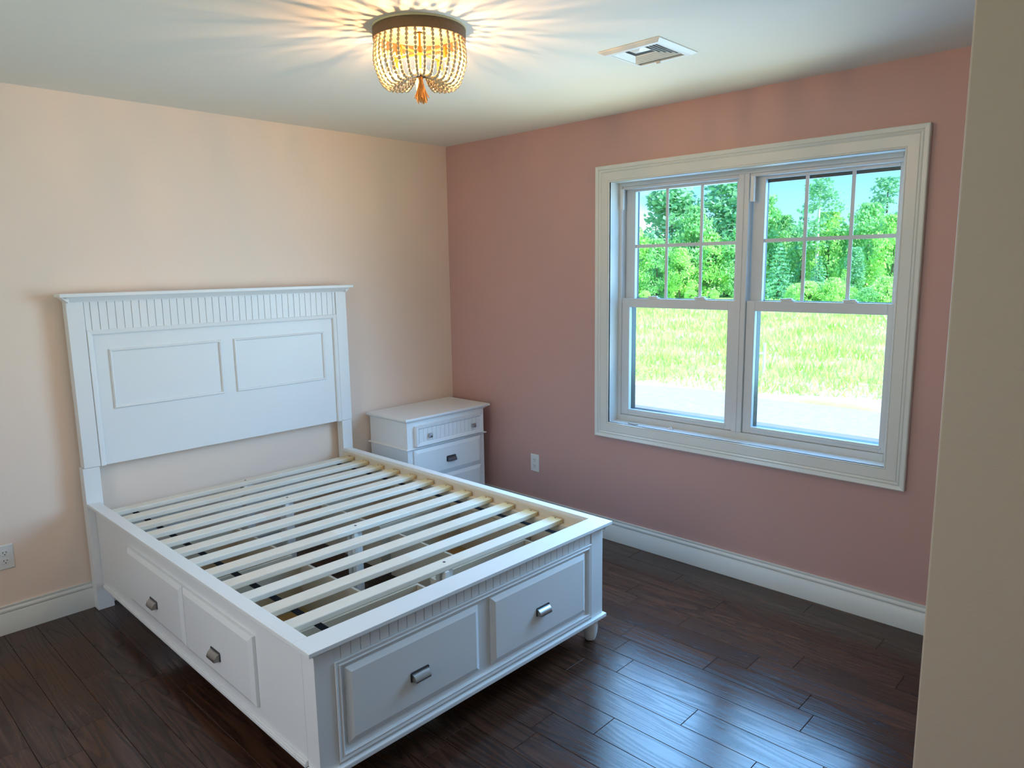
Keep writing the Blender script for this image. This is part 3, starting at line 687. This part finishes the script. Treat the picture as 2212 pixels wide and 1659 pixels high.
# tall meadow grass
g = MB(); rg = random.Random(11)
for i in range(26000):
    az = radians(rg.uniform(8, 42)); d = 20+52*rg.random()**1.15
    x, y = -3.36+d*cos(az), -3.82+d*sin(az)
    if x < 14.6: continue
    h = rg.uniform(.15, .40)*(.5+.5*min(1, (x-14)/8)); w = rg.uniform(.02, .05)*(d/30); t = rg.uniform(0, 2*pi); lx, ly = rg.uniform(-.15, .15), rg.uniform(-.15, .15)
    b = len(g.v); g.v += [(x-w*sin(t), y+w*cos(t), ZG), (x+w*sin(t), y-w*cos(t), ZG), (x+lx, y+ly, ZG+h)]; g.f.append((b, b+1, b+2))
me = bpy.data.meshes.new('meadow_grass'); me.from_pydata(g.v, [], g.f); me.materials.append(M['grass'])
o = bpy.data.objects.new('meadow_grass', me); COL.objects.link(o); tag(o, 'tall sunlit grass blades all over the meadow', 'grass', kind='stuff')
# white marker post
mk = MB().tube([(18.53, 6.04, ZG), (18.53, 6.04, ZG+.95)], .045, 10).tube([(18.53, 6.04, ZG+.62), (18.42, 6.30, ZG+.60)], .04, 8)
tag(mk.build('marker_post', M['white_post'], None, smooth=True, ang=50), 'white marker post with short side arm in the meadow', 'post')

def leaf_cloud(pts, size, rnd, name, m):
    v = []; f = []
    for p in pts:
        s = size*rnd.uniform(.6, 1.35)
        n = Vector((rnd.gauss(0, 1), rnd.gauss(0, 1), rnd.gauss(.35, 1))).normalized(); a = n.orthogonal().normalized()
        a = (Matrix.Rotation(rnd.uniform(0, 6.28), 3, n) @ a); b = n.cross(a)
        q = len(v); p = Vector(p)
        v += [p-a*s, p-b*s*.55, p+a*s, p+b*s*.55]; f.append((q, q+1, q+2, q+3))
    me = bpy.data.meshes.new(name); me.from_pydata([tuple(x) for x in v], [], f); me.materials.append(m); return me
def crown_pts(rnd, H, W, base, clumps, per, cr, shape='round'):
    out = []
    for _ in range(clumps):
        t = rnd.random()**.8
        z = base+(H-base)*t
        rr = {'round': math.sqrt(max(0.03, 1-(2*t-.85)**2)), 'tall': (1-t)**.6*.85+.15, 'sparse': .35+.65*sin(pi*min(1, t+.1))*(.5 if rnd.random() < .5 else 1)}[shape]*W*.5
        a = rnd.uniform(0, 2*pi); r = rr*rnd.uniform(.55, 1.0)
        cx, cy = r*cos(a), r*sin(a)
        for _ in range(per):
            q = Vector((rnd.gauss(0, 1), rnd.gauss(0, 1), rnd.gauss(0, .75))).normalized()*cr*rnd.random()**.35
            out.append((cx+q.x, cy+q.y, min(H, max(.2, z+q.z))))
    return out
def pine_pts(rnd, H, W):
    out = []; z = .6
    while z < H:
        t = z/H; rad = W*.5*(1-t)**.8+.25
        nb = max(4, int(9*(1-t)+3)); ph = rnd.random()*6
        for b in range(nb):
            a = ph+2*pi*b/nb+rnd.uniform(-.25, .25); L = rad*rnd.uniform(.7, 1.1)
            for s in range(int(10*L)+4):
                u = rnd.random(); out.append((L*u*cos(a)+rnd.gauss(0, .13), L*u*sin(a)+rnd.gauss(0, .13), z-.18*L*u*u+rnd.gauss(0, .07)+.1*u))
        z += .62
    return out
rn = random.Random(21)
PROTO = {}
def proto(kind):
    i = sum(1 for q in PROTO if q[0] == kind)
    k = (kind, i)
    if kind == 'broad': pts = crown_pts(rn, 10, 7.5, 0.3, 95, 60, 1.0); me = leaf_cloud(pts, .23, rn, 'foliage', None)
    elif kind == 'tall': pts = crown_pts(rn, 10, 4.0, 0.2, 80, 56, .75, 'tall'); me = leaf_cloud(pts, .20, rn, 'foliage', None)
    elif kind == 'sparse': pts = crown_pts(rn, 10, 2.6, 4.0, 60, 26, .45, 'sparse'); me = leaf_cloud(pts, .13, rn, 'foliage', None)
    elif kind == 'pine': me = leaf_cloud(pine_pts(rn, 10, 7.5), .24, rn, 'foliage', None)
    elif kind == 'shrub': pts = crown_pts(rn, 10, 13, .2, 120, 34, 1.5); me = leaf_cloud(pts, .45, rn, 'foliage', None)
    PROTO[k] = me
for kd, nn in (('broad', 4), ('tall', 2), ('sparse', 2), ('pine', 2), ('shrub', 3)):
    for _ in range(nn): proto(kd)
def tree(kind, var, az, dist, H, m, label, trunk='bark', wide=1.0, group=None, tr=None):
    a = radians(az); x, y = -3.3645+dist*cos(a), -3.8164+dist*sin(a)
    t = empty('shrub' if kind == 'shrub' else ('pine_tree' if kind == 'pine' else ('birch_tree' if trunk == 'birch' else 'leafy_tree')), (x, y, ZG), rn.uniform(0, 6.28))
    tag(t, label, 'shrub' if kind == 'shrub' else 'tree', group)
    s = H/10
    me = PROTO[(kind, var)].copy(); me.materials.clear(); me.materials.append(m)
    o = bpy.data.objects.new('foliage', me); COL.objects.link(o); o.parent = t; o.scale = (s*wide, s*wide, s)
    th = H*(.9 if kind in ('sparse', 'pine') else .6)
    if kind == 'shrub': MB().tube([(0, 0, 0), (.1, .05, H*.4), (.05, .1, H*.8)], [.05, .04, .02], 6).build('stem', M['bark'], t, smooth=True)
    else: MB().tube([(0, 0, -.1), (.08, .02, th*.35), (-.05, .06, th*.7), (0, 0, th)], [tr or .02*H, .016*H, .011*H, .004*H], 8).build('trunk', M[trunk], t, smooth=True)
    return t
EYE = 1.62-ZG
def TR(kind, var, az, dist, elev, m, label, **k): tree(kind, var, az, dist, EYE+elev*dist, M[m], label, **k)
# seen through the left window
TR('broad', 0, 34.6, 78, .058, 'leaf_bright', 'bright yellow green tree at the left edge of the left window', wide=.8)
TR('tall', 0, 31.3, 84, .118, 'leaf_blue', 'tall blue green tree behind the first muntin of the left window', wide=1.5)
TR('broad', 1, 29.6, 80, .075, 'leaf_mid', 'round mid green tree in the middle of the left upper sash', wide=.75)
TR('tall', 1, 27.2, 82, .118, 'leaf_blue', 'tall blue green tree beside the centre mullion in the left window', wide=1.45)
TR('broad', 2, 28.4, 79, .040, 'leaf_bright', 'bright leafy tree below the crossbar of the left upper sash', wide=.9)
TR('broad', 3, 32.4, 78, .035, 'leaf_mid', 'low mid green tree below the crossbar near the left jamb', wide=.9)
TR('broad', 0, 26.2, 79, .045, 'leaf_mid', 'bushy mid green tree just behind the centre mullion', wide=.9)
TR('broad', 1, 30.6, 77, .022, 'leaf_bright', 'low bright tree at the meadow edge mid left window', wide=.9)
# seen through the right window
TR('tall', 0, 24.5, 82, .086, 'leaf_mid', 'narrow green tree at the left edge of the right upper sash', wide=1.0)
TR('pine', 0, 23.5, 72, .030, 'needle', 'dark layered pine at the lower left of the right upper sash', wide=.95)
TR('broad', 2, 23.3, 84, .060, 'leaf_mid', 'pale round tree behind the dark pine in the right window', wide=.75)
TR('pine', 1, 21.9, 83, .072, 'needle', 'slim dark pine behind the first muntin of the right window', wide=.55)
TR('sparse', 0, 20.9, 78, .108, 'leaf_blue', 'very tall sparse tree with white trunk in the right window', trunk='birch', tr=.16, wide=1.45)
TR('broad', 3, 20.2, 80, .062, 'leaf_bright', 'yellow green tree right of the tall sparse tree', wide=.8)
TR('pine', 0, 20.7, 71, .008, 'needle', 'low bluish pine in front of the white trunk', wide=1.0)
TR('broad', 0, 19.1, 83, .045, 'leaf_mid', 'mid green tree behind the second muntin of the right window', wide=.9)
TR('broad', 1, 17.6, 79, .070, 'leaf_mid', 'broad green tree in the right third of the right window', wide=.85)
TR('sparse', 1, 16.6, 84, .100, 'leaf_blue', 'tall thin tree leaning out at the far right of the view', wide=1.5)
TR('broad', 2, 16.0, 76, .055, 'leaf_bright', 'bright tree at the right edge of the right window', wide=.85)
TR('tall', 1, 18.4, 73, .018, 'leaf_blue', 'dark blue green young tree below the crossbar at right', wide=1.1)
TR('sparse', 0, 16.75, 68, -.005, 'leaf_bright', 'young birch with thin white trunk near the right jamb', trunk='birch', tr=.13, wide=1.2)
TR('sparse', 1, 19.0, 68, -.008, 'leaf_bright', 'short birch with thick white trunk beside the second muntin', trunk='birch', tr=.22, wide=1.2)
# the rest of the wood, the same trees going on beyond the frame of the window
for i, az in enumerate((37.5, 40.5, 44, 13.8, 11.2, 8.2, 5)):
    TR('broad', i % 4, az, 78+rn.uniform(-4, 4), .07+rn.uniform(-.015, .02), ('leaf_mid', 'leaf_bright')[i % 2], 'green leafy tree of the wood that goes on beyond the window', group='trees beyond the window edges', wide=.9)
for i in range(14):
    az = 15.2+20.6*i/13
    TR('broad', i % 4, az, 92, .036+rn.uniform(-.01, .014), 'leaf_mid', 'deep green tree in the back row of the wood', group='trees of the back row', wide=1.0)
ORD = 'first second third fourth fifth sixth seventh eighth ninth tenth eleventh twelfth thirteenth fourteenth'.split()
for i in range(20):
    az = 14.6+(25.4-14.6)*i/19 if i < 14 else 26.3+(35-26.3)*(i-14)/5
    d = (67 if i < 14 else 76)+rn.uniform(-3, 2)
    TR('shrub', i % 3, az, d, -.030+rn.uniform(-.008, .012) if i < 14 else -.033, ('shrub', 'leaf_bright', 'leaf_mid')[i % 3], ('yellow green', 'bright green', 'mid green')[i % 3]+' meadow edge shrub, '+ORD[13-i if i < 14 else 19-i]+' from the left in the '+('right' if i < 14 else 'left')+' window', group='shrubs at the meadow edge', wide=rn.uniform(.8, 1.2))
